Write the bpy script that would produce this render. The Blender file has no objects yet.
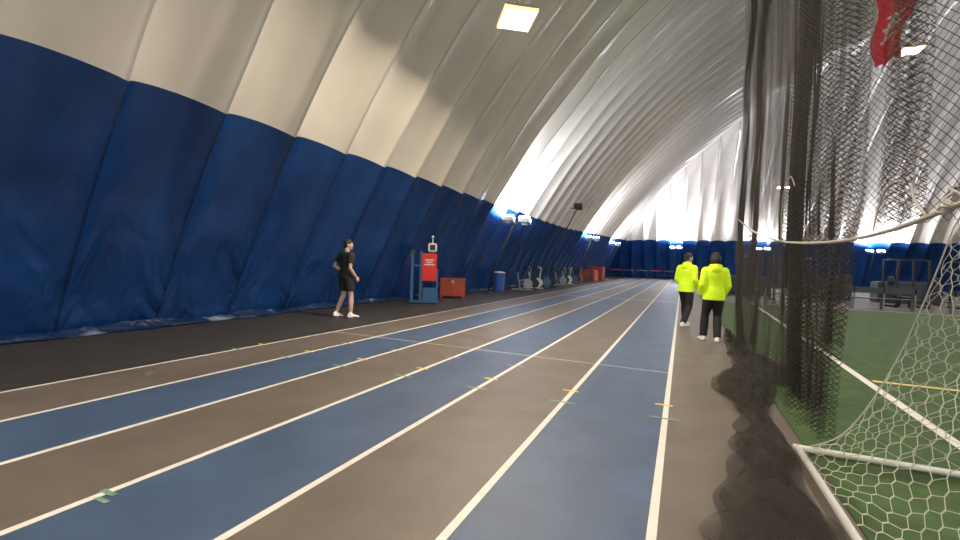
import bpy, bmesh, math, random
from mathutils import Vector, Matrix, noise
random.seed(4)
S=bpy.context.scene
COL=S.collection
def link(o,parent=None):
    COL.objects.link(o)
    if parent: o.parent=parent
    return o
def empty(name,loc=(0,0,0),rz=0,sc=1):
    e=bpy.data.objects.new(name,None); e.empty_display_size=.2
    e.location=loc; e.rotation_euler=(0,0,rz); e.scale=(sc,sc,sc); COL.objects.link(e); return e
# ---------------- materials
def mat(name,col,rough=.6,metal=0,emit=None,es=0,noise_amt=0,nscale=8,bump=0,bscale=20,spec=.5,detail=6,seam=0):
    m=bpy.data.materials.new(name); m.use_nodes=True
    nt=m.node_tree; b=nt.nodes['Principled BSDF']
    b.inputs['Base Color'].default_value=(*col,1); b.inputs['Roughness'].default_value=rough
    b.inputs['Metallic'].default_value=metal; b.inputs['Specular IOR Level'].default_value=spec
    if emit: b.inputs['Emission Color'].default_value=(*emit,1); b.inputs['Emission Strength'].default_value=es
    tc=nt.nodes.new('ShaderNodeTexCoord')
    if noise_amt:
        n=nt.nodes.new('ShaderNodeTexNoise'); n.inputs['Scale'].default_value=nscale; n.inputs['Detail'].default_value=detail
        nt.links.new(tc.outputs['Object'],n.inputs['Vector'])
        r=nt.nodes.new('ShaderNodeMapRange'); r.inputs[1].default_value=.3; r.inputs[2].default_value=.7
        r.inputs[3].default_value=1-noise_amt; r.inputs[4].default_value=1+noise_amt
        nt.links.new(n.outputs['Fac'],r.inputs[0])
        fac=r.outputs[0]
        if seam: fac=seam_mul(nt,fac,seam)
        v=nt.nodes.new('ShaderNodeVectorMath'); v.operation='SCALE'; v.inputs[0].default_value=col
        nt.links.new(fac,v.inputs['Scale']); nt.links.new(v.outputs[0],b.inputs['Base Color'])
    if bump:
        n2=nt.nodes.new('ShaderNodeTexNoise'); n2.inputs['Scale'].default_value=bscale; n2.inputs['Detail'].default_value=4
        nt.links.new(tc.outputs['Object'],n2.inputs['Vector'])
        bp=nt.nodes.new('ShaderNodeBump'); bp.inputs['Strength'].default_value=bump; bp.inputs['Distance'].default_value=.02
        nt.links.new(n2.outputs['Fac'],bp.inputs['Height']); nt.links.new(bp.outputs[0],b.inputs['Normal'])
    return m
def seam_mul(nt,fac,amount):
    """welded seam tape is slightly darker than the membrane"""
    at=nt.nodes.new('ShaderNodeAttribute'); at.attribute_name='seam'
    r=nt.nodes.new('ShaderNodeMapRange'); r.inputs[1].default_value=.55; r.inputs[2].default_value=.95; r.inputs[3].default_value=1; r.inputs[4].default_value=1-amount
    nt.links.new(at.outputs['Fac'],r.inputs[0])
    mu=nt.nodes.new('ShaderNodeMath'); mu.operation='MULTIPLY'; nt.links.new(r.outputs[0],mu.inputs[0])
    if fac is None: mu.inputs[1].default_value=1
    else: nt.links.new(fac,mu.inputs[1])
    return mu.outputs[0]
M={}
M['cream']=mat('vinyl_white',(.72,.67,.605),.22,noise_amt=.05,nscale=.7,bump=.25,bscale=2.5,seam=.38)
M['lane_blue']=mat('track_blue',(.049,.082,.155),.5,noise_amt=.16,nscale=2.2,bump=.15,bscale=150)
M['lane_grey']=mat('track_taupe',(.122,.100,.084),.5,noise_amt=.16,nscale=2.0,bump=.15,bscale=150)
M['asphalt']=mat('floor_asphalt',(.032,.028,.027),.6,noise_amt=.2,nscale=3,bump=.3,bscale=120)
M['line']=mat('line_white',(.66,.63,.59),.55,noise_amt=.08,nscale=12)
M['line_f']=mat('line_faded',(.34,.33,.32),.55,noise_amt=.2,nscale=12)
M['yellow']=mat('line_yellow',(.70,.50,.08),.5,noise_amt=.1)
M['green_mark']=mat('mark_green',(.16,.28,.20),.5,noise_amt=.3,nscale=30)
M['turf']=mat('turf_green',(.050,.105,.026),.85,noise_amt=.25,nscale=4,bump=.8,bscale=180)
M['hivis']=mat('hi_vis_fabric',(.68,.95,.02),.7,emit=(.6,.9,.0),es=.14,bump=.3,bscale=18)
M['black']=mat('black_fabric',(.012,.012,.015),.8,bump=.3,bscale=25)
M['skin']=mat('skin',(.56,.36,.28),.5,noise_amt=.04,nscale=30)
M['hair']=mat('hair_dark',(.018,.013,.011),.5,bump=.8,bscale=70)
M['shoe']=mat('shoe_white',(.85,.85,.85),.5,noise_amt=.03)
M['eye']=mat('eye_white',(.8,.8,.8),.2); M['iris']=mat('iris_brown',(.04,.02,.01),.2)
M['lip']=mat('lip',(.35,.12,.1),.5)
M['red']=mat('red_paint',(.62,.03,.025),.4,noise_amt=.06)
M['redcloth']=mat('red_cloth',(.74,.03,.05),.7,noise_amt=.06)
M['redbox']=mat('red_box',(.36,.06,.03),.45,noise_amt=.15,nscale=5)
M['bluep']=mat('blue_paint',(.03,.10,.24),.4)
M['bluepl']=mat('blue_plastic',(.03,.10,.38),.35)
M['white']=mat('white_paint',(.68,.68,.66),.35)
M['metal']=mat('galvanised',(.45,.46,.47),.35,metal=.8)
M['greyp']=mat('grey_paint',(.30,.32,.36),.4)
M['dark']=mat('dark_metal',(.03,.03,.035),.4)
M['cable']=mat('cable_white',(.50,.47,.42),.5,noise_amt=.1)
M['cord']=mat('net_cord_white',(.50,.50,.44),.6)
M['lamp']=mat('lamp_glow',(1,.95,.85),.3,emit=(1,.88,.66),es=60)
M['amber']=mat('lamp_rim_glow',(1,.7,.4),.3,emit=(1,.60,.26),es=1.6)
M['lampc']=mat('lamp_glow_cool',(.8,.9,1),.3,emit=(.55,.74,1),es=40)
M['matpad']=mat('mat_vinyl',(.06,.075,.10),.5)

def vinyl_blue():
    m=bpy.data.materials.new('vinyl_blue'); m.use_nodes=True; nt=m.node_tree; b=nt.nodes['Principled BSDF']
    b.inputs['Roughness'].default_value=.29
    tc=nt.nodes.new('ShaderNodeTexCoord')
    n=nt.nodes.new('ShaderNodeTexNoise'); n.inputs['Scale'].default_value=1.0; nt.links.new(tc.outputs['Object'],n.inputs[0])
    r=nt.nodes.new('ShaderNodeValToRGB'); r.color_ramp.elements[0].color=(.003,.028,.125,1); r.color_ramp.elements[1].color=(.005,.043,.175,1)
    r.color_ramp.elements[0].position=.35; r.color_ramp.elements[1].position=.65
    nt.links.new(n.outputs['Fac'],r.inputs[0])
    v=nt.nodes.new('ShaderNodeVectorMath'); v.operation='SCALE'; nt.links.new(r.outputs[0],v.inputs[0]); nt.links.new(seam_mul(nt,None,.6),v.inputs['Scale'])
    nt.links.new(v.outputs[0],b.inputs['Base Color'])
    # sagging folds, strongest near the foot of the wall
    mp=nt.nodes.new('ShaderNodeMapping'); mp.inputs['Scale'].default_value=(1,1,.36); mp.inputs['Rotation'].default_value=(.55,0,0)
    nt.links.new(tc.outputs['Object'],mp.inputs[0])
    w=nt.nodes.new('ShaderNodeTexNoise'); w.inputs['Scale'].default_value=1.9; w.inputs['Detail'].default_value=2; w.inputs['Distortion'].default_value=.9
    nt.links.new(mp.outputs[0],w.inputs[0])
    sx=nt.nodes.new('ShaderNodeSeparateXYZ'); nt.links.new(tc.outputs['Object'],sx.inputs[0])
    mr=nt.nodes.new('ShaderNodeMapRange'); mr.inputs[1].default_value=.2; mr.inputs[2].default_value=2.3; mr.inputs[3].default_value=1; mr.inputs[4].default_value=.10
    nt.links.new(sx.outputs['Z'],mr.inputs[0])
    mu=nt.nodes.new('ShaderNodeMath'); mu.operation='MULTIPLY'; nt.links.new(w.outputs['Fac'],mu.inputs[0]); nt.links.new(mr.outputs[0],mu.inputs[1])
    bp=nt.nodes.new('ShaderNodeBump'); bp.inputs['Strength'].default_value=.9; bp.inputs['Distance'].default_value=.24
    nt.links.new(mu.outputs[0],bp.inputs['Height']); nt.links.new(bp.outputs[0],b.inputs['Normal'])
    return m
M['vblue']=vinyl_blue()
def plastic():
    m=bpy.data.materials.new('wrinkled_plastic'); m.use_nodes=True; nt=m.node_tree; b=nt.nodes['Principled BSDF']
    b.inputs['Roughness'].default_value=.25
    tc=nt.nodes.new('ShaderNodeTexCoord')
    n=nt.nodes.new('ShaderNodeTexNoise'); n.inputs['Scale'].default_value=1.0; n.inputs['Detail'].default_value=6; nt.links.new(tc.outputs['Object'],n.inputs[0])
    r=nt.nodes.new('ShaderNodeValToRGB'); r.color_ramp.elements[0].color=(.004,.02,.075,1); r.color_ramp.elements[1].color=(.22,.29,.40,1)  # pale noise patches paint whitish highlights into the plastic's colour
    r.color_ramp.elements[0].position=.57; r.color_ramp.elements[1].position=.66
    nt.links.new(n.outputs['Fac'],r.inputs[0]); nt.links.new(r.outputs[0],b.inputs['Base Color'])
    w=nt.nodes.new('ShaderNodeTexNoise'); w.inputs['Scale'].default_value=7; w.inputs['Distortion'].default_value=2; nt.links.new(tc.outputs['Object'],w.inputs[0])
    bp=nt.nodes.new('ShaderNodeBump'); bp.inputs['Strength'].default_value=1; bp.inputs['Distance'].default_value=.04
    nt.links.new(w.outputs['Fac'],bp.inputs['Height']); nt.links.new(bp.outputs[0],b.inputs['Normal'])
    return m
M['plastic']=plastic()
def netmat(name,cell,w,col):
    m=bpy.data.materials.new(name); m.use_nodes=True; nt=m.node_tree; b=nt.nodes['Principled BSDF']; out=nt.nodes['Material Output']
    b.inputs['Base Color'].default_value=(*col,1); b.inputs['Roughness'].default_value=.8
    uv=nt.nodes.new('ShaderNodeUVMap'); uv.uv_map='UVMap'
    sp=nt.nodes.new('ShaderNodeSeparateXYZ'); nt.links.new(uv.outputs[0],sp.inputs[0])
    def mth(op,a,bv):
        n=nt.nodes.new('ShaderNodeMath'); n.operation=op
        for i,x in enumerate((a,bv)):
            if x is None: continue
            if isinstance(x,(int,float)): n.inputs[i].default_value=x
            else: nt.links.new(x,n.inputs[i])
        return n.outputs[0]
    outs=[]
    for op in ('ADD','SUBTRACT'):
        a=mth(op,sp.outputs[0],sp.outputs[1]); a=mth('DIVIDE',a,cell); a=mth('FRACT',a,None); outs.append(mth('LESS_THAN',a,w))
    f=mth('MAXIMUM',outs[0],outs[1])
    t=nt.nodes.new('ShaderNodeBsdfTransparent'); mx=nt.nodes.new('ShaderNodeMixShader')
    nt.links.new(f,mx.inputs[0]); nt.links.new(t.outputs[0],mx.inputs[1]); nt.links.new(b.outputs[0],mx.inputs[2]); nt.links.new(mx.outputs[0],out.inputs[0])
    return m
M['net']=netmat('net_black',.05,.10,(.034,.028,.022))
M['netpile']=netmat('net_black_piled',.016,.24,(.020,.016,.013))

# ---------------- mesh helpers
def mesh_obj(name,bm,mats,parent=None,smooth=False):
    me=bpy.data.meshes.new(name); bm.to_mesh(me); bm.free()
    if not isinstance(mats,(list,tuple)): mats=[mats]
    for m in mats: me.materials.append(m)
    if smooth:
        for p in me.polygons: p.use_smooth=True
    o=bpy.data.objects.new(name,me); return link(o,parent)
def box(bm,c,s,mi=0,rot=None,bev=0):
    r=bmesh.ops.create_cube(bm,size=1)
    vs=r['verts']
    for v in vs:
        v.co=Vector((v.co.x*s[0],v.co.y*s[1],v.co.z*s[2]))
        if rot is not None: v.co=rot@v.co
        v.co+=Vector(c)
    fs=set(f for v in vs for f in v.link_faces)
    for f in fs: f.material_index=mi
    if bev:
        es=set(e for v in vs for e in v.link_edges)
        r2=bmesh.ops.bevel(bm,geom=list(es),offset=bev,segments=2,affect='EDGES')
        for f in r2['faces']: f.material_index=mi
def rect(bm,x0,x1,y0,y1,z,mi=0):
    vs=[bm.verts.new(p) for p in ((x0,y0,z),(x1,y0,z),(x1,y1,z),(x0,y1,z))]
    f=bm.faces.new(vs); f.material_index=mi
def loft(bm,rings,n=14,mi=0):
    prev=None; first=None
    for c,U,V in rings:
        cur=[bm.verts.new(Vector(c)+U*math.cos(2*math.pi*i/n)+V*math.sin(2*math.pi*i/n)) for i in range(n)]
        if prev:
            for i in range(n):
                f=bm.faces.new((prev[i],prev[(i+1)%n],cur[(i+1)%n],cur[i])); f.material_index=mi
        else: first=cur
        prev=cur
    f=bm.faces.new(first[::-1]); f.material_index=mi
    f=bm.faces.new(prev); f.material_index=mi
def tube(bm,pts,rad,n=12,mi=0,ref=None,flat=1.0):
    pts=[Vector(p) for p in pts]
    if isinstance(rad,(int,float)): rad=[rad]*len(pts)
    rings=[]
    U=None
    for i,p in enumerate(pts):
        a=pts[max(0,i-1)]; b=pts[min(len(pts)-1,i+1)]
        t=(b-a).normalized()
        if U is None:
            r=Vector(ref) if ref is not None else (Vector((1,0,0)) if abs(t.x)<.8 else Vector((0,1,0)))
            U=(r-t*r.dot(t)).normalized()
        else: U=(U-t*U.dot(t)).normalized()
        V=t.cross(U)
        rings.append((p,U*rad[i],V*rad[i]*flat))
    loft(bm,rings,n,mi)
def ball(bm,c,r,mi=0,seg=20,rot=None):
    q=bmesh.ops.create_uvsphere(bm,u_segments=seg,v_segments=seg//2+2,radius=1)
    for v in q['verts']:
        v.co=Vector((v.co.x*r[0],v.co.y*r[1],v.co.z*r[2]))
        if rot is not None: v.co=rot@v.co
        v.co+=Vector(c)
    for f in set(f for v in q['verts'] for f in v.link_faces): f.material_index=mi
    return q['verts']
def curve(name,pts,r,m,parent=None,cyc=False,smooth=True):
    cu=bpy.data.curves.new(name,'CURVE'); cu.dimensions='3D'; cu.bevel_depth=r; cu.bevel_resolution=2
    polys=pts if isinstance(pts[0][0],(tuple,list,Vector)) else [pts]
    for P in polys:
        s=cu.splines.new('NURBS' if smooth else 'POLY'); s.points.add(len(P)-1)
        for i,p in enumerate(P): s.points[i].co=(*p,1)
        if smooth: s.order_u=3; s.use_endpoint_u=True
        s.use_cyclic_u=cyc
    cu.materials.append(m)
    return link(bpy.data.objects.new(name,cu),parent)

# ---------------- dome shell
XL,XR,YN,YF=-9.1,51.1,-18.75,62.25
HW=30.1; R=32.65; CZ=-12.65; A0=math.asin(HW/R)
def prof(a,rr=R): return HW-rr*math.sin(a), CZ+rr*math.cos(a)
def aofz(z): return math.acos(min(1,(z-CZ)/R))
def shell(side):
    pitch=1.5
    L0,L1=(YN,YF) if side in('left','right') else (XL,XR)
    npan=round((L1-L0)/pitch); pt=(L1-L0)/npan
    fine = side=='left'
    per=16 if fine else 8
    nb,nw=(32,60) if fine else (8,30)
    bmb=bmesh.new(); bmw=bmesh.new()
    sb=bmb.verts.layers.float.new('seam'); sw=bmw.verts.layers.float.new('seam')
    pb=pw=None
    for k in range(npan*per+1):
        s=L0+k*pt/per
        if side in('left','right'): dmax=max(0.0,min(HW,s-YN,YF-s)); zb=3.8+max(0,min(1,(s-30)/30))*.9
        else: dmax=max(0.0,min(HW,s-L0,L1-s)); zb=4.7 if side=='far' else 3.8
        a1=math.asin(max(0,(HW-dmax))/R)
        ab=max(aofz(zb),a1)
        prof_b=math.sin(math.pi*((k%per)/per))**.60
        def P(a):
            d,z=prof(a)
            taper=min(1,max(0,(dmax-d))/2.0)
            amp=.32*prof_b*taper*min(1,(A0-a)*9+.3)
            if fine and s<40:
                wr=noise.noise(Vector((s*1.1,z*.6+s*.5,0)))*.06+noise.noise(Vector((s*3,z*1.0-s,5)))*.045*max(.03,1-z/2.8)
                wr+=noise.noise(Vector((s*6+z*2,z*1.6-s*2,9)))*.028*max(0,1-z/1.7)
                amp+=wr*min(1,z*2.5)*taper
            d2,z2=prof(a,R+amp)
            if z<.01: z2=0
            z2=max(0,z2)
            if side=='left': return (XL+d2,s,z2)
            if side=='right': return (XR-d2,s,z2)
            if side=='far': return (s,YF-d2,z2)
            return (s,YN+d2,z2)
        cb=[bmb.verts.new(P(A0+(ab-A0)*j/nb)) for j in range(nb+1)]
        cw=[bmw.verts.new(P(ab+(a1-ab)*j/nw)) for j in range(nw+1)]
        se=1.0 if k%per==0 else 0.0
        for v in cb: v[sb]=se
        for v in cw: v[sw]=se
        if pb:
            for j in range(nb):
                bmb.faces.new((pb[j],cb[j],cb[j+1],pb[j+1]))
            for j in range(nw):
                bmw.faces.new((pw[j],cw[j],cw[j+1],pw[j+1]))
        pb,pw=cb,cw
    for b in (bmb,bmw):
        bmesh.ops.remove_doubles(b,verts=b.verts,dist=.0005)
    return bmb,bmw
ceil_bm=bmesh.new()
for side in ('left','right','far','near'):
    b,w=shell(side)
    mesh_obj('wall_'+side,b,M['vblue'],smooth=False)
    tmp=bpy.data.meshes.new('t'); w.to_mesh(tmp); w.free(); ceil_bm.from_mesh(tmp); bpy.data.meshes.remove(tmp)
ceiling=mesh_obj('ceiling',ceil_bm,M['cream'])
for n in ('wall_left','ceiling','wall_far','wall_right','wall_near'):
    me=bpy.data.objects[n].data
    for p in me.polygons: p.use_smooth=True
    me.set_sharp_from_angle(angle=math.radians(26))

# ---------------- floor, track, turf
bm=bmesh.new(); rect(bm,XL-.6,XR+.6,YN-.6,YF+.6,0); mesh_obj('floor',bm,M['asphalt'])
bm=bmesh.new()
LX=[-.095-.985*i for i in range(7)]
for i in range(6):
    rect(bm,LX[i+1],LX[i],YN+1,58,.004,0 if i%2==0 else 1)
rect(bm,LX[0],.98,YN+1,58,.004,1)
for x in LX: rect(bm,x-.026,x+.026,YN+1,58,.007,2)
rect(bm,LX[6],LX[0],6.66,6.71,.0065,3)
rect(bm,LX[5],LX[0],20.5,20.6,.0065,2)
for i,x in enumerate(LX):
    rect(bm,x-.11,x+.06,5.07,5.12,.0085,4)
    rect(bm,x-.14,x+.12,4.62,4.66,.0085,5)
    if i in(2,3,4,5): rect(bm,x-.13,x+.13,5.9,5.93,.0085,3)
for x,y in ((-3.0,1.5),(-5.6,3.2)): 
    rect(bm,x-.10,x+.03,y,y+.035,.0085,5); rect(bm,x-.03,x+.08,y-.06,y-.03,.0085,5)
mesh_obj('running_track',bm,[M['lane_blue'],M['lane_grey'],M['line'],M['line_f'],M['yellow'],M['green_mark']])
bm=bmesh.new()
rect(bm,.98,46.5,YN+1,23,.012,0)
def strip(bm,p,q,w,z,mi):
    p=Vector(p);q=Vector(q);d=(q-p).normalized();n=Vector((-d.y,d.x))*w/2
    vs=[bm.verts.new((*c,z)) for c in (p-n,q-n,q+n,p+n)]
    f=bm.faces.new(vs); f.material_index=mi
    if f.normal.z<0: f.normal_flip()
strip(bm,(2.0,-1),(2.85,22.8),.1,.016,1)
rect(bm,2.4,46,7.66,7.76,.0155,2)
rect(bm,2.85,46,22.75,22.85,.0155,1)
mesh_obj('artificial_turf_field',bm,[M['turf'],M['line'],M['yellow']])
bm=bmesh.new(); prev=None
for k in range(420):
    y=-8+k*.085
    cur=[]
    for j in range(6):
        t=j/5
        x=XL+.06+(.24+.26*noise.noise(Vector((y*.5,2,1))))*t+noise.noise(Vector((y*1.4,t*3,1)))*.08*(.3+t)
        z=.09*(1-t)**1.4*(1+.9*noise.noise(Vector((y*.9,7,t))))+.015+abs(noise.noise(Vector((y*3.5,t*5,4))))*.05*(1-t*.6)
        cur.append(bm.verts.new((x,y,z)))
    if prev:
        for j in range(5): bm.faces.new((prev[j],prev[j+1],cur[j+1],cur[j]))
    prev=cur
mesh_obj('trim_1',bm,M['plastic'],smooth=True)

# ---------------- barrier net (black)
def curtain(name,y0,y1,xf,zbot,ztop,amp,per,parent,seed=0,step=.035,leanf=None):
    bm=bmesh.new(); uvl=bm.loops.layers.uv.new('UVMap'); prev=None; u=0; lastp=None
    n=int(abs(y1-y0)/step); nz=26
    for k in range(n+1):
        y=y0+(y1-y0)*k/n
        ph=2*math.pi*y/per+2.2*noise.noise(Vector((y*.8,seed,0)))
        col=[]
        am=amp*(.35+1.5*abs(noise.noise(Vector((y*.45,seed,6)))))
        for j in range(nz+1):
            t=j/nz
            zb=zbot(y); z=zb+(ztop(y)-zb)*t
            g=1-.45*t
            x=xf(y,z)+am*g*math.sin(ph+.5*noise.noise(Vector((z*.5,y*.3,seed))))+.12*noise.noise(Vector((y*.6,z*.35,seed+3)))
            yy=y+am*.9*g*math.cos(ph*.9+1)+(leanf(y,z) if leanf else 0)
            col.append((Vector((x,yy,z))))
        if lastp: u+=(col[nz//2]-lastp).length
        lastp=col[nz//2]
        cur=[(bm.verts.new(c),u,c.z) for c in col]
        if prev:
            for j in range(nz):
                q=(prev[j],prev[j+1],cur[j+1],cur[j])
                f=bm.faces.new([a[0] for a in q])
                for l,a in zip(f.loops,q): l[uvl].uv=(a[1],a[2])
        prev=cur
    return mesh_obj(name,bm,M['net'],parent,smooth=True)
bn=empty('divider_net',(0,0,0))
def xf(y,z): return 1.0+.10*math.sin((11-y)/6*2)+.1*(1-min(1,z/2))*math.sin(y*1.3)
lean=lambda y,z:-(z/9)*.5*max(0,(y-8)/3)
def rope_z(y):
    pts=[(-1,1.78),(2.4,1.70),(4.4,1.71),(8.6,2.15),(11,2.5)]
    for a,b in zip(pts,pts[1:]):
        if y<=b[0]: return a[1]+(b[1]-a[1])*(y-a[0])/(b[0]-a[0])
    return 2.5
curtain('net_panel',11,4.9,xf,lambda y:.02,lambda y:9.5,.12,.5,bn,1,leanf=lean)
curtain('net_panel_b',10.8,5.6,lambda y,z:xf(y,z)+.2,lambda y:.02,lambda y:9.5,.13,.42,bn,9,leanf=lean)
curtain('net_panel_c',6.2,-1,lambda y,z:xf(y,z)+.05,rope_z,lambda y:9.5,.09,.6,bn,5)
def gather(nm,y0,w_top,w_bot,zb,seed,folds=7,xo=.05,ytop=0):
    bm=bmesh.new(); uvl=bm.loops.layers.uv.new('UVMap'); prev=None; N=folds*8
    for k in range(N+1):
        t=k/N; cur=[]
        for j in range(31):
            s=j/30; z=zb+(9.5-zb)*s
            w_=w_bot+(w_top-w_bot)*s**.6
            w_*=1+.5*noise.noise(Vector((z*.8,seed,0)))
            tt=t-.5; tt+=.12*noise.noise(Vector((t*6,z*.5,seed)))
            yy=y0+ytop*s+tt*w_+.10*noise.noise(Vector((z*.6,seed,4)))
            x=xf(y0,z)+xo+.05*math.sin(t*folds*2*math.pi+noise.noise(Vector((z,t*3,seed))))+.07*noise.noise(Vector((z*.7,seed,8)))
            cur.append((bm.verts.new((x,yy,z)),t*folds*.2,z))
        if prev:
            for j in range(30):
                q=(prev[j],prev[j+1],cur[j+1],cur[j]); f=bm.faces.new([a[0] for a in q])
                for l,a in zip(f.loops,q): l[uvl].uv=(a[1],a[2])
        prev=cur
    mesh_obj(nm,bm,M['net'],bn,smooth=True)
gather('net_gather_a',10.75,.5,.5,.02,2,4,ytop=-.6)
gather('net_gather_b',9.2,.8,.9,.02,12,4,ytop=-.3)
gather('net_gather_c',4.75,.40,.62,.05,7,3,ytop=-.55)
gather('net_gather_d',4.25,.22,.30,.9,17,2,ytop=-.25)
gather('net_gather_e',3.2,.30,.34,1.75,27,3,ytop=.1)
gather('net_gather_f',6.3,.9,1.2,.02,37,5,ytop=-.3)
curve('head_cable',[(1.0,11.2,9.5),(1,5,9.45),(1,-3,9.5)],.012,M['cable'],bn)
curve('hangers',[[(1,y,9.5),(1,y,12.9)] for y in (11,7,3,-1,-3)],.006,M['cable'],bn,smooth=False)
curve('sag_cable',[(1.02,11,2.55),(1.0,8.6,2.1),(1,6.3,1.80),(.97,4.4,1.68),(.97,3.2,1.66),(.98,2.3,1.74),(1,.8,1.95),(1,-1,2.1)],.012,M['cable'],bn)
def loop(c,r,ph,turn=1.3):
    P=[]
    for i in range(22):
        a=ph+turn*2*math.pi*i/21
        P.append((c[0]+.02*math.sin(a*2)+i*.001,c[1]+r*math.cos(a),c[2]+r*.5*math.sin(a)))
    return P
curve('cable_loops',[loop((.96,2.42,1.77),.075,.4,1.2),loop((.96,2.46,1.74),.05,2.4,1.1),
   [(.97,2.62,1.72),(.96,2.72,1.80),(.97,2.78,1.88),(.97,2.74,1.91)],],.005,M['cable'],bn)
curve('cable_ties',[[(.98,6.9,1.9),(.98,7.0,2.15),(.98,6.75,2.5),(.98,6.5,2.55)],[(.98,5.9,1.8),(.98,6.0,2.2),(.98,5.75,2.42),(.98,5.5,2.45),(.98,5.35,2.3)],
   [(.98,3.25,1.7),(.98,3.2,1.85),(.98,3.05,1.95),(.98,2.9,1.92)]],.005,M['cable'],bn)
LXp=[(11.1,.86),(9.5,.80),(8.2,.76),(7.4,.70),(6.9,.47),(6.4,.38),(5.9,.42),(5.5,.56),(5.0,.56),(4.5,.50),(3.8,.38),(2.7,.2),(1,.1),(-1,.1)]
RXp=[(11.1,1.0),(9.5,1.1),(8.6,1.2),(7.6,1.5),(7.1,1.5),(6.6,1.15),(5.9,1.0),(5.3,.82),(4.7,.86),(3.8,.84),(2.7,.8),(1,.75),(-1,.7)]
def interp(T,y):
    for a,b in zip(T,T[1:]):
        if y>=b[0]: return a[1]+(b[1]-a[1])*(y-a[0])/(b[0]-a[0])
    return T[-1][1]
for layer in range(3):
    bm=bmesh.new(); uvl=bm.loops.layers.uv.new('UVMap'); prev=None
    for k in range(400):
        y=11.1-k*.03; cur=[]
        l=interp(LXp,y)+.12*noise.noise(Vector((y*2.0,layer*3,2)));r=interp(RXp,y)+.10*noise.noise(Vector((y*1.8,layer*3,8)))
        if layer: l+=.09*layer*(.5+noise.noise(Vector((y*1.3,1,layer)))); r-=.07*layer*(.5+noise.noise(Vector((y*1.5,3,layer))))
        for j in range(31):
            t=j/30; x=l+(r-l)*t
            z=.015+layer*.012+math.sin(math.pi*t)**.5*(.02+.22*abs(noise.noise(Vector((x*4.5,y*1.5,layer*4))))+.09*abs(noise.noise(Vector((x*10+y*3,y*3.5,layer*4+2)))))
            cur.append((bm.verts.new((x,y,max(z,.014))),x,y))
        if prev:
            for j in range(30):
                q=(prev[j],cur[j],cur[j+1],prev[j+1])
                f=bm.faces.new([a[0] for a in q])
                for lo,a in zip(f.loops,q): lo[uvl].uv=(a[1]*(1+.13*layer)+.03*noise.noise(Vector((a[1]*4,a[2]*4,layer))),a[2]+.03*noise.noise(Vector((a[1]*4,a[2]*4,layer+9))))
        prev=cur
    mesh_obj('heaped_net_%d'%layer,bm,M['netpile'],bn,smooth=True)

# ---------------- soccer goal
g=empty('soccer_goal')
GY0,GY1=-1.2,4.33; GX0,GX1=.90,2.3
bm=bmesh.new()
def bar(a,b,r=.024): tube(bm,[a,b],r,n=14)
ZB=.045
bar((GX0,GY0,ZB),(GX0,GY1,ZB)); bar((GX0-.03,GY1,ZB),(GX1,GY1,ZB)); bar((GX0-.03,GY0,ZB),(GX1,GY0,ZB))
for y in(GY0,GY1): bar((GX1,y,.02),(GX1,y,2.13),.05); bar((GX1,y,2.1),(GX1-.45,y,2.1),.022)
bar((GX1,GY0-.05,2.1),(GX1,GY1+.05,2.1),.05)
mesh_obj('frame',bm,M['white'],g,smooth=True)
PR=[(.93,.05),(1.12,.12),(1.27,.32),(1.41,.62),(1.53,.95),(1.63,1.3),(1.72,1.65),(1.78,1.9),(1.95,2.06),(2.28,2.1)]
def prf(t):
    f=t*(len(PR)-1); i=min(int(f),len(PR)-2); f-=i
    return PR[i][0]+(PR[i+1][0]-PR[i][0])*f, PR[i][1]+(PR[i+1][1]-PR[i][1])*f
Ls=[]; cell=.085
slen=2.75; rows=int(slen/(cell*.5)); cols=int((GY1-GY0)/cell)
for c in range(cols+1):
    P=[]
    for r_ in range(rows+1):
        side=1 if ((r_//2+c)%2==0) else -1
        y=GY1-c*cell+side*cell*.46; y=min(max(y,GY0),GY1)
        x,z=prf(min(1,r_/rows))
        sag=.08*noise.noise(Vector((y*1.2,z*1.2,3)))
        P.append((x+sag,y+.06*noise.noise(Vector((y*3,z*3,1))),max(.03,z-abs(sag)*.3+.04*noise.noise(Vector((y*4,z*4,7))))))
    Ls.append(P)
for side_y in (GY1,GY0):
    for c in range(17):
        P=[]
        for r_ in range(52):
            sd=1 if ((r_//2+c)%2==0) else -1
            z=.05+r_*.0405
            x=.98+c*cell+sd*cell*.46
            lim=None
            for t in range(31):
                px,pz=prf(t/30)
                if pz>=z: lim=px; break
            if lim is None: lim=2.28
            if x<lim-.06: 
                if len(P)>1: Ls.append(P)
                P=[]; continue
            P.append((min(max(x,lim),2.28),side_y+.05*noise.noise(Vector((x*2,z*2,9))),z))
        if len(P)>1: Ls.append(P)
curve('goal_netting',Ls,.0024,M['cord'],g,smooth=False)
curve('netting_edge',[[(x,GY1,z) for x,z in PR]],.005,M['cord'],g)

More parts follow.
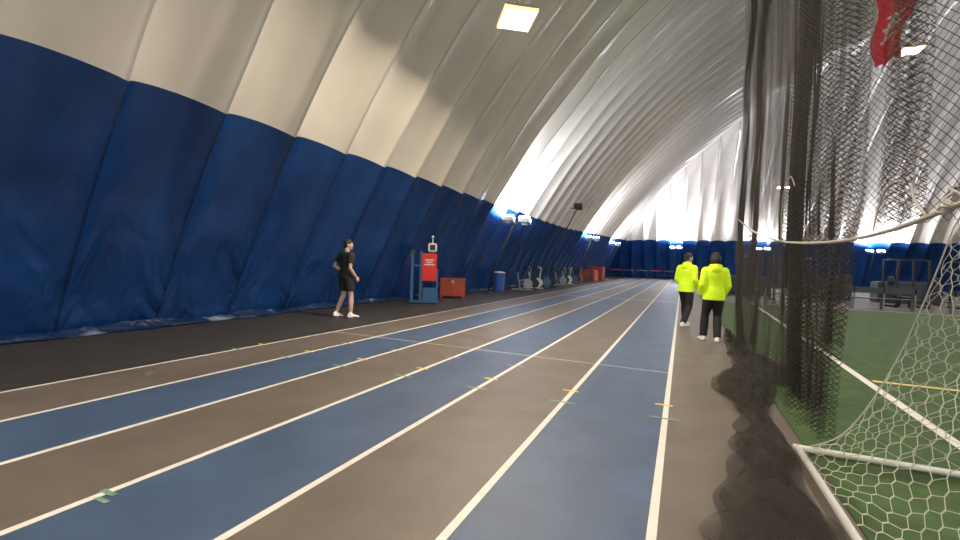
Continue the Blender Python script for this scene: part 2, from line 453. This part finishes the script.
# ---------------- people
def remeshed(name,build,voxel,material,parent,sm=2):
    bm=bmesh.new(); build(bm); bmesh.ops.recalc_face_normals(bm,faces=bm.faces)
    o=mesh_obj(name,bm,material,None)
    r=o.modifiers.new('r','REMESH'); r.mode='VOXEL'; r.voxel_size=voxel; r.use_smooth_shade=True
    s=o.modifiers.new('s','SMOOTH'); s.iterations=sm; s.factor=.5
    dg=bpy.context.evaluated_depsgraph_get(); me=bpy.data.meshes.new_from_object(o.evaluated_get(dg))
    old=o.data; o.modifiers.clear(); o.data=me; bpy.data.meshes.remove(old); me.name=name
    if not me.materials: me.materials.append(material)
    for p in me.polygons: p.use_smooth=True
    o.parent=parent; return o
def lerp(a,b,t): return Vector(a)*(1-t)+Vector(b)*t
def limb(bm,a,b,c,rs,grow=0,t0=0,t1=1):
    a,b,c=Vector(a),Vector(b),Vector(c)
    keys=[(0,a,rs[0]),(.25,lerp(a,b,.5),rs[1]),(.44,lerp(a,b,.88),rs[2]),(.5,b,rs[2]),(.56,lerp(b,c,.12),rs[2]*1.0),(.68,lerp(b,c,.35),rs[3]),(1,c,rs[4])]
    pts=[];rad=[]
    for t,p,r in keys:
        if t0-1e-6<=t<=t1+1e-6: pts.append(p); rad.append(r+grow)
    if t1<1 and keys:
        for (ta,pa,ra),(tb,pb,rb) in zip(keys,keys[1:]):
            if ta<t1<tb: f=(t1-ta)/(tb-ta); pts.append(lerp(pa,pb,f)); rad.append(ra+(rb-ra)*f+grow)
    tube(bm,pts,rad,n=16)
TOR=[(.86,.155,.11,0),(.95,.172,.122,0),(1.03,.162,.115,.0),(1.12,.142,.102,.005),(1.22,.152,.108,.008),(1.33,.176,.118,.005),(1.42,.182,.108,0),(1.475,.15,.085,-.008),(1.51,.085,.065,-.01)]
def person(name,loc,rz,sc,J,outfit):
    E=empty(name,loc,rz,sc)
    lean=J.get('lean',0)
    def T(z,y=0): return Vector((0,y+lean*max(0,z-.95),z))
    ARM=(.056,.049,.038,.041,.027); LEG=(.092,.080,.056,.060,.037)
    HR=Matrix.Rotation(J.get('headyaw',0),3,'Z'); hc=T(1.675,.022)
    def head_build(bm):
        tube(bm,[T(1.44,-.012),T(1.52,-.006),T(1.60,.002)],[.066,.056,.056],n=16)
        vs=ball(bm,(0,0,0),(.076,.096,.122),seg=32)
        for v in vs:
            p=v.co
            if p.z<-.02:
                k=(-p.z-.02)/.10; p.x*=1-.32*k*k; 
                if p.y<0: p.y*=1-.35*k
                else: p.y*=1+.02*k
            if p.y>.05 and abs(abs(p.x)-.032)<.022 and abs(p.z-.005)<.02: p.y-=.009
            v.co=hc+HR@p
        def hp(x,y,z): return hc+HR@Vector((x,y,z))
        tube(bm,[hp(0,.088,.012),hp(0,.102,-.012),hp(0,.112,-.028),hp(0,.095,-.036)],[.009,.011,.015,.010],n=10)
        tube(bm,[hp(-.045,.075,.022),hp(0,.092,.024),hp(.045,.075,.022)],.008,n=8)
        tube(bm,[hp(-.022,.083,-.06),hp(0,.093,-.06),hp(.022,.083,-.06)],[.005,.009,.005],n=8)
        ball(bm,hp(0,.078,-.102),(.022,.018,.018),seg=12)
        for s in(-1,1): ball(bm,hp(s*.080,-.008,-.008),(.011,.02,.032),seg=12,rot=HR)
    def hand(bm,w,prev,palm,side):
        w=Vector(w); d=(w-Vector(prev)).normalized()
        n=Vector(palm); n=(n-d*n.dot(d)).normalized()
        s=d.cross(n)*side; 
        rings=[]
        for t,a,b in((-.01,.026,.022),(.02,.030,.019),(.05,.040,.017),(.085,.040,.015),(.098,.034,.011)):
            rings.append((w+d*t,s*a,n*b))
        loft(bm,rings,14)
        for k,(o,L) in enumerate(((.034,.070),(.0115,.079),(-.0115,.073),(-.033,.057))):
            p=w+d*.085+s*o; pts=[p]; ang=.15
            for q in range(3):
                ang+=(.25,.4,.35)[q]
                dd=(d*math.cos(ang)+n*math.sin(ang)+s*o*1.6).normalized()
                p=p+dd*L*(.44,.32,.24)[q]; pts.append(p)
            tube(bm,pts,[.0088,.0085,.0078,.006],n=8)
        p=w+d*.022+s*.026
        tube(bm,[p,p+(d*.6+s*.7+n*.2).normalized()*.035,p+(d*.6+s*.7+n*.2).normalized()*.035+(d*.85+s*.3+n*.3).normalized()*.032],[.013,.011,.008],n=8)
    def body(bm):
        loft(bm,[(T(z,y),Vector((rx,0,0)),Vector((0,ry,0))) for z,rx,ry,y in TOR],20)
        head_build(bm)
        for k,s in(('L',-1),('R',1)):
            sh,el,wr=J['arm'+k]; tube(bm,[T(1.43)+Vector((s*.08,0,0)),Vector(sh)],[.07,.058],n=14)
            limb(bm,sh,el,wr,ARM); hand(bm,wr,el,J.get('palm'+k,(-s,0,0)),J.get('thumb'+k, s))
            hp,kn,an=J['leg'+k]; ball(bm,hp,(.095,.105,.10),seg=14); limb(bm,hp,kn,an,LEG)
            a=Vector(an); yaw=Matrix.Rotation(J.get('toe'+k,0),3,'Z')
            tube(bm,[a+yaw@Vector((0,-.035,-.035)),a+yaw@Vector((0,.03,-.035)),a+yaw@Vector((0,.12,-.055))],[.036,.038,.028],n=10)
    remeshed('body',body,.0058,M['skin'],E,2)
    bm=bmesh.new()
    for s in(-1,1):
        ball(bm,hc+HR@Vector((s*.031,.074,.006)),(.012,.012,.011),0,12)
        ball(bm,hc+HR@Vector((s*.031,.083,.006)),(.0055,.0045,.0055),1,10)
    mesh_obj('eyes',bm,[M['eye'],M['iris']],E,smooth=True)
    bm=bmesh.new(); tube(bm,[hc+HR@Vector((-.02,.088,-.059)),hc+HR@Vector((0,.0985,-.06)),hc+HR@Vector((.02,.088,-.059))],[.002,.0055,.002],n=8)
    mesh_obj('mouth',bm,M['lip'],E,smooth=True)
    def hair(bm):
        ball(bm,hc+HR@Vector((0,-.016,.038)),(.084,.100,.098),seg=24,rot=HR)
        ball(bm,hc+HR@Vector((0,-.040,-.005)),(.076,.072,.085),seg=20,rot=HR)
        if outfit.get('long'):
            ball(bm,hc+HR@Vector((0,-.045,-.03)),(.100,.085,.12),seg=20,rot=HR)
            for s in(-1,1): ball(bm,hc+HR@Vector((s*.078,-.02,-.03)),(.030,.058,.09),seg=14,rot=HR)
    remeshed('hair',hair,.007,M['hair'],E,1)
    G=outfit['grow']
    def top(bm):
        hem=outfit['hem']
        rr=[(z,rx+G,ry+G,y) for z,rx,ry,y in TOR if z>hem+.03 and z<1.5]
        rr=[(hem,rr[0][1]+.006,rr[0][2]+.008,0)]+rr+[(1.515,.075+G*.5,.066+G*.5,-.01)]
        loft(bm,[(T(z,y),Vector((rx,0,0)),Vector((0,ry,0))) for z,rx,ry,y in rr],20)
        for k,s in(('L',-1),('R',1)):
            sh,el,wr=J['arm'+k]; tube(bm,[T(1.43)+Vector((s*.07,0,0)),Vector(sh)],[.07+G*.6,.054+G],n=14)
            ball(bm,sh,(.056+G,)*3,seg=14)
            limb(bm,sh,el,wr,ARM,G,0,outfit['sleeve'])
        if outfit.get('hood'):
            tube(bm,[T(1.50,.07)+Vector((-.06,0,0)),T(1.53,-.03)+Vector((-.10,0,0)),T(1.53,-.11),T(1.53,-.03)+Vector((.10,0,0)),T(1.50,.07)+Vector((.06,0,0))],[.02,.034,.046,.034,.02],n=12)
            ball(bm,T(1.46,-.12),(.10,.04,.08),seg=14)
        if outfit.get('folds'):
            for z in(1.02,1.14): 
                rx,ry=.168,.122
                loft(bm,[(T(z-.02,0),Vector((rx,0,0)),Vector((0,ry,0))),(T(z,0),Vector((rx+.012,0,0)),Vector((0,ry+.012,0))),(T(z+.02,0),Vector((rx,0,0)),Vector((0,ry,0)))],20)
    remeshed(outfit['topname'],top,.011,outfit['topmat'],E,3)
    def bot(bm):
        g=.016
        loft(bm,[(T(z,y),Vector((rx+g,0,0)),Vector((0,ry+g,0))) for z,rx,ry,y in TOR[:3]],20)
        for k,s in(('L',-1),('R',1)):
            hp,kn,an=J['leg'+k]; ball(bm,hp,(.108,.12,.11),seg=14); limb(bm,hp,kn,an,(LEG[0]+.004,LEG[1]+.004,LEG[2]+.006,LEG[3]+.004,LEG[4]+.018),g if outfit['leg']>.6 else .028,0,outfit['leg'])
    remeshed(outfit['botname'],bot,.011,M['black'],E,2)
    def shoes(bm):
        for k,s in(('L',-1),('R',1)):
            a=Vector(J['leg'+k][2]); yaw=Matrix.Rotation(J.get('toe'+k,0),3,'Z'); pit=Matrix.Rotation(J.get('pitch'+k,0),3,'X')
            rings=[]
            for y,w,h in((-.075,.022,.05),(-.06,.036,.085),(-.02,.041,.10),(.03,.043,.09),(.08,.047,.062),(.14,.049,.048),(.185,.036,.036),(.20,.015,.02)):
                c=a+yaw@(pit@Vector((0,y,-.09+h/2+.002)))
                rings.append((c,yaw@Vector((w,0,0)),yaw@(pit@Vector((0,0,h/2)))))
            loft(bm,rings,16)
            tube(bm,[a+Vector((0,-.01,-.03)),a+Vector((0,-.005,.03))],[.044,.041],n=14)
            c=a+yaw@(pit@Vector((0,.055,-.077)))
            box(bm,c,(.085,.25,.022),0,yaw@pit,.008)
    remeshed('shoes',shoes,.008,M['shoe'],E,1)
    return E
person('man_in_black_tshirt',(-7.28,8.45,.0),math.radians(-20),1.03,dict(
  armL=((-.20,0,1.42),(-.38,-.10,1.18),(-.24,.08,1.03)), palmL=(1,0,0),
  armR=((.20,0,1.42),(.26,-.05,1.14),(.24,.12,.93)), palmR=(-1,0,0),
  legL=((-.09,0,.93),(-.13,.02,.51),(-.15,-.14,.105)), legR=((.09,0,.93),(.13,.07,.50),(.16,.05,.10)),
  pitchL=-.1, headyaw=-.5, lean=.02, toeR=-.3, toeL=.1),
  dict(grow=.032,hem=.90,sleeve=.30,topname='tshirt',topmat=M['black'],botname='shorts',leg=.37,folds=0))
ja=dict(grow=.032,hem=.84,sleeve=1,topname='jacket',topmat=M['hivis'],botname='trousers',leg=1,long=True,hood=True,folds=1)
person('person_in_yellow_jacket',(.60,10.15,.0),math.radians(12),.99,dict(
  armL=((-.175,0,1.42),(-.235,-.04,1.14),(-.22,.12,.95)), armR=((.175,0,1.42),(.235,-.04,1.14),(.21,.12,.95)),
  legL=((-.09,0,.93),(-.13,.09,.51),(-.16,.05,.10)), legR=((.09,0,.93),(.08,.02,.50),(.05,-.14,.10)), toeR=-.2, toeL=.2, headyaw=.15),ja)
jb=dict(ja); jb['long']=False
person('person_in_yellow_jacket.001',(.11,12.45,.0),math.radians(-38),1.02,dict(
  armL=((-.19,0,1.42),(-.26,-.02,1.15),(-.20,.14,.98)), armR=((.19,0,1.42),(.26,-.05,1.15),(.26,.10,.97)),
  legL=((-.09,0,.93),(-.13,.12,.52),(-.16,.20,.10)), legR=((.09,0,.93),(.10,.0,.50),(.12,-.22,.10)), toeR=-.2, headyaw=-.3,lean=.03),jb)

# ---------------- ceiling lights
def ceil_light(loc,power,rz=0,size=.8,top=None,warm=(1,.86,.66),tilt=0):
    e=empty('ceiling_light',loc,rz); e.rotation_euler=(tilt,0,rz)
    bm=bmesh.new(); s=size/2
    box(bm,(0,0,.14),(size*.5,size*.5,.12),0,None,.02)
    box(bm,(0,0,.06),(size+.03,size+.03,.05),0,None,.01)
    mesh_obj('housing',bm,M['metal'],e)
    bm=bmesh.new()
    for a in(-s,s): box(bm,(a,0,.0),(.03,size+.06,.07),0,None,.006); box(bm,(0,a,.0),(size,.03,.07),0,None,.006)
    mesh_obj('halo_rim',bm,M['amber'],e)  # glowing rim added to imitate the warm halo around the lamp
    bm=bmesh.new(); 
    for q in(-1,1): box(bm,(q*size*.24,0,.01),(size*.44,size*.92,.04),0,None,.008)
    mesh_obj('lens',bm,M['lamp'],e)
    curve('cable',[[(0,0,.16),(0,0,(top or 1))]],.008,M['dark'],e,smooth=False)
    L=bpy.data.lights.new('lamp_light','AREA'); L.shape='SQUARE'; L.size=size*.85; L.energy=power; L.color=warm
    o=bpy.data.objects.new('lamp_light',L); o.location=(0,0,-.03); link(o,e)
    return e
ceil_light((-3.2,8.5,6.30),560,.62,.64,2.4,tilt=-.10)
ceil_light((-2.6,-4,6.8),800,.3,.8,2.2)
for x,y,z in((10.8,32,13.7),(10.8,6,13),(26,10,14),(26,34,14),(10,-9,13),(8,48,9)):
    ceil_light((x,y,z),1450,0,1.0,3.0,warm=(1,.92,.82))

# ---------------- floodlight masts (up-lighting the membrane)
def mast(loc,h,power,rz=0,n=2,col=(.90,.91,1.0),aim=(-.05,.25,1),lit=True,off=1.15):
    e=empty('floodlight_mast',loc,rz)
    bm=bmesh.new()
    tube(bm,[(0,0,0),(0,0,.05)],.2,n=18); tube(bm,[(0,0,.05),(off*.35,0,h*.5),(off,.1,h)],[.045,.04,.035],n=12)
    tube(bm,[(off-.25,-.3,h),(off,.1,h),(off+.25,.5,h)],.03,n=10)
    mesh_obj('pole',bm,M['dark'],e,smooth=True)
    for i in range(n):
        t=(i/(max(1,n-1)))*.8-.3 if n>1 else .1
        c=Vector((off+t*.6,t+.05,h+.14))
        d=Vector(aim).normalized(); q=d.to_track_quat('Z','Y').to_matrix()
        bm=bmesh.new(); box(bm,c,(.46,.38,.12),0,q,.03); box(bm,c-d*.11,(.2,.2,.1),0,q,.02)
        mesh_obj('lamp_head_%d'%i,bm,M['metal'] if lit else M['dark'],e)
        bm=bmesh.new(); box(bm,c+d*.10,(.44,.36,.10),0,q,.02); mesh_obj('lamp_glass_%d'%i,bm,M['lampc'] if lit else M['dark'],e)
        if lit:
            L=bpy.data.lights.new('flood','AREA'); L.shape='RECTANGLE'; L.size=.36; L.size_y=.28; L.energy=power; L.color=col
            o=bpy.data.objects.new('flood_%d'%i,L); o.location=c+d*.16; o.rotation_euler=(-d).to_track_quat('Z','Y').to_euler(); link(o,e)
    return e
mast((-7.95,18.6,0),3.15,300)
mast((-7.9,28,0),4.9,0,n=1,lit=False,off=1.75)
mast((-7.9,36.5,0),3.4,400)
mast((-7.9,50,0),3.6,430)
mast((-7.9,-10,0),3.3,380)  # unseen mast added behind the camera to light the near membrane
mast((49.2,0,0),3.4,800,math.pi); mast((49.2,25,0),3.4,800,math.pi); mast((49.2,45,0),3.4,800,math.pi)
for x in(-1,8,18,30): mast((x,60.6,0),3.7,600,-math.pi/2,aim=(.35,.1,1))

# ---------------- things along the wall
k=empty('equipment_stand',(-7.72,12.7,0),math.radians(31))
k.scale=(.95,.95,.95)
bm=bmesh.new()
box(bm,(-.40,0,.85),(.10,.09,1.7),0,None,.01); box(bm,(-.10,0,.9),(.10,.09,1.8),0,None,.01); box(bm,(.46,0,.6),(.07,.09,1.2),0,None,.01)
box(bm,(-.2,0,.06),(.5,.45,.06),0,None,.01); box(bm,(.2,0,.28),(.46,.3,.52),0,None,.02); box(bm,(-.25,0,1.3),(.35,.05,.05),0)
mesh_obj('posts',bm,M['bluep'],k)
bm=bmesh.new(); box(bm,(.18,-.03,1.25),(.50,.16,.95),0,None,.02); mesh_obj('red_panel',bm,M['red'],k)
bm=bmesh.new()
for z,w in((1.5,.3),(1.42,.22),(1.34,.34)): box(bm,(.18,-.118,z),(w,.01,.035),0)
mesh_obj('panel_lettering',bm,M['white'],k)
bm=bmesh.new(); box(bm,(.27,-.02,1.93),(.3,.2,.30),0,None,.03); tube(bm,[(.27,0,2.06),(.27,0,2.30)],.02,n=8); ball(bm,(.27,0,2.30),(.05,.05,.05),seg=10)
mesh_obj('control_box',bm,M['white'],k)
bm=bmesh.new(); box(bm,(.27,-.125,1.93),(.18,.02,.18),0,None,.005); box(bm,(-.40,0,1.76),(.16,.14,.14),0,None,.02)
mesh_obj('control_face',bm,M['dark'],k)

b=empty('storage_box',(-8.1,15.5,0),math.radians(27))
bm=bmesh.new(); box(bm,(0,0,.36),(.95,.6,.6),0,None,.02); box(bm,(0,0,.70),(1.0,.66,.09),0,None,.02)
for x in(-.42,.42):
    for y in(-.22,.22): box(bm,(x,y,.03),(.1,.1,.06),0)
for x in(-.3,0,.3): box(bm,(x,-.305,.36),(.05,.03,.56),0)
mesh_obj('chest',bm,M['redbox'],b)
bm=bmesh.new(); box(bm,(0,-.335,.62),(.12,.02,.12),0,None,.004); mesh_obj('latch',bm,M['metal'],b)

def bin_(loc):
    e=empty('trash_barrel',loc); bm=bmesh.new()
    rings=[(0,.24),(.05,.26),(.3,.28),(.32,.295),(.34,.28),(.6,.29),(.62,.305),(.64,.29),(.86,.30),(.87,.33),(.91,.33)]
    loft(bm,[(Vector((0,0,z)),Vector((r,0,0)),Vector((0,r,0))) for z,r in rings],24)
    mesh_obj('drum',bm,M['bluepl'],e,smooth=False)
    bm=bmesh.new(); loft(bm,[(Vector((0,0,z)),Vector((r,0,0)),Vector((0,r,0))) for z,r in((.91,.30),(.96,.27),(.98,.1))],24); mesh_obj('lid',bm,M['white'],e)
bin_((-8.1,20.3,0))
def bike(loc,rz,m2):
    e=empty('exercise_bike',loc,rz); bm=bmesh.new()
    tube(bm,[(-.25,-.5,.04),(.25,-.5,.04)],.03,8); tube(bm,[(-.25,.5,.04),(.25,.5,.04)],.03,8)
    tube(bm,[(0,-.5,.05),(0,.5,.05)],.035,8); tube(bm,[(0,-.1,.06),(0,-.28,.95)],.03,8); tube(bm,[(0,.3,.06),(0,.42,1.1)],.03,8)
    tube(bm,[(0,-.2,.5),(0,.36,.6)],.03,8); tube(bm,[(-.22,.3,1.25),(-.2,.42,1.12),(.2,.42,1.12),(.22,.3,1.25)],.018,8)
    tube(bm,[(-.15,.0,.35),(-.15,.15,.28)],.015,8); tube(bm,[(.15,.0,.35),(.15,-.15,.42)],.015,8); box(bm,(-.18,.15,.27),(.1,.1,.03)); box(bm,(.18,-.15,.42),(.1,.1,.03))
    loft(bm,[(Vector((-.03,.3,.35)),Vector((0,.24,0)),Vector((0,0,.24))),(Vector((.03,.3,.35)),Vector((0,.24,0)),Vector((0,0,.24)))],24)
    mesh_obj('frame',bm,m2,e); bm=bmesh.new()
    loft(bm,[(Vector((0,y,.98)),Vector((w,0,0)),Vector((0,0,.035))) for y,w in((-.42,.09),(-.36,.12),(-.25,.08),(-.12,.03))],12); box(bm,(0,.44,1.22),(.2,.04,.16),0,None,.01)
    mesh_obj('saddle',bm,M['dark'],e)
for i,yb in enumerate((22.2,23.2,24.2,25.2,26.2,29.4,30.5,31.6,32.7,33.8,34.9,38.4)):
    bike((-7.6+.25*random.random(),yb,0),math.radians(-75+random.random()*30),(M['greyp'],M['dark'],M['white'],M['bluep'],M['dark'])[i%5])
def redmat(loc,s,m=None):
    e=empty('crash_mat',loc); bm=bmesh.new(); box(bm,(0,0,s[2]/2),s,0,None,.05); box(bm,(0,0,s[2]*.5),(s[0]+.02,s[1]+.02,.03),1)
    for x in(-.3,.3): box(bm,(x*s[0],-s[1]/2-.02,s[2]*.7),(.18,.03,.05),1)
    mesh_obj('pad',bm,[m or M['redbox'],M['dark']],e)
redmat((-7.7,41,0),(1.4,2.2,1.0)); redmat((-7.7,45,0),(1.4,1.6,1.3))
def hurdle(loc,rz,c=None):
    e=empty('hurdle',loc,rz); bm=bmesh.new()
    for s in(-.55,.55):
        tube(bm,[(s,-.6,.03),(s,0,.03),(s,0,1.0)],.022,8)
    box(bm,(0,0,1.02),(1.2,.025,.08),1)
    tube(bm,[(-.55,0,.5),(.55,0,.5)],.012,6)
    mesh_obj('frame',bm,[M['dark'],c or M['white']],e)
for i,(x,y) in enumerate(((-7.0,53.5),(-5.6,54),(-4.2,55),(-2.8,56.5),(-1.4,56.8),(0,57),(1.4,57.2))): hurdle((x,y,0),.1*i,M['matpad'] if i%3 else M['red'])
def rack(loc,rz):
    e=empty('weight_rack',loc,rz); bm=bmesh.new()
    for x in(-.6,.6):
        for y in(-.5,.5): box(bm,(x,y,1.1),(.07,.07,2.2),0)
        box(bm,(x,0,.04),(.07,1.2,.07),0); box(bm,(x,0,2.18),(.07,1.0,.07),0)
    for y in(-.5,.5): box(bm,(0,y,2.18),(1.2,.07,.07),0)
    tube(bm,[(-1.0,-.5,1.2),(1.0,-.5,1.2)],.015,8)
    for x in(-.85,.85): loft(bm,[(Vector((x-.03,-.5,1.2)),Vector((0,.22,0)),Vector((0,0,.22))),(Vector((x+.03,-.5,1.2)),Vector((0,.22,0)),Vector((0,0,.22)))],20)
    box(bm,(0,0,.45),(.3,1.1,.08),0,None,.02); box(bm,(0,-.35,.2),(.08,.08,.42),0); box(bm,(0,.35,.2),(.08,.08,.42),0)
    mesh_obj('rack',bm,M['dark'],e)
for i in range(6): rack((3.6+i*2.9,27+1.2*(i%2),0),.1*i)
for i in range(5): redmat((3.4+i*3.7,31,0),(2.6,1.2,1.1+.3*(i%2)),M['matpad'])
def bench(loc,rz):
    e=empty('team_bench',loc,rz); bm=bmesh.new()
    box(bm,(0,0,.45),(2.4,.3,.05),0,None,.01); box(bm,(0,.2,.8),(2.4,.04,.25),0,None,.01)
    for x in(-1,0,1): box(bm,(x,0,.22),(.05,.3,.42),1); box(bm,(x,.2,.5),(.05,.04,.8),1)
    mesh_obj('bench',bm,[M['matpad'],M['metal']],e)
for i in range(5): bench((4.5+i*3.2,24.2,0),math.pi)
# hanging red flag
fl=empty('hanging_flag',(6.35,20,10.1)); fl.scale=(.82,.82,.9); bm=bmesh.new(); prev=None
for i in range(49):
    t=i/48; cur=[]
    for j in range(29):
        u=j/28-.5
        cur.append(bm.verts.new((u*1.5*(1-.5*t)-.25*t+.12*math.sin(t*7),.16*math.sin(u*14+t*3)*(0.4+t),1.3-2.7*t+.45*u*(1-t)+(.5*u)*t+.12*math.sin(u*9)*t)))
    if prev:
        for j in range(28):
            f=bm.faces.new((prev[j],prev[j+1],cur[j+1],cur[j]))
            if (14<=i<=33 and j in(13,14)) or (i in(17,18,25,26,33,34) and 7<=j<=20) or (21<=i<=28 and 10<=j<=17): f.material_index=1
    prev=cur
mesh_obj('flag_cloth',bm,[M['redcloth'],M['white']],fl,smooth=True)
curve('flag_rope',[[(-.75,0,1.1),(0,0,2.2),(.75,0,1.5)],[(0,0,2.2),(0,0,6.5)]],.01,M['cable'],fl,smooth=False)

# ---------------- world & camera
w=bpy.data.worlds.new('World'); S.world=w; w.use_nodes=True
w.node_tree.nodes['Background'].inputs[0].default_value=(.02,.03,.05,1)
cam=bpy.data.cameras.new('Camera'); cam.sensor_width=36; cam.lens=36*450/960; cam.clip_end=500
co=bpy.data.objects.new('Camera',cam); COL.objects.link(co)
psi=math.radians(24.2); p=math.radians(1.15); r=math.radians(2.0)
fw=Vector((-math.sin(psi)*math.cos(p),math.cos(psi)*math.cos(p),-math.sin(p)))
R0=fw.cross(Vector((0,0,1))).normalized(); U0=R0.cross(fw)
cr=R0*math.cos(r)+U0*math.sin(r); cu_=U0*math.cos(r)-R0*math.sin(r)
mt=Matrix((cr,cu_,-fw)).transposed().to_4x4(); mt.translation=Vector((0,0,1.45))
co.matrix_world=mt; S.camera=co
S.view_settings.view_transform='Standard'
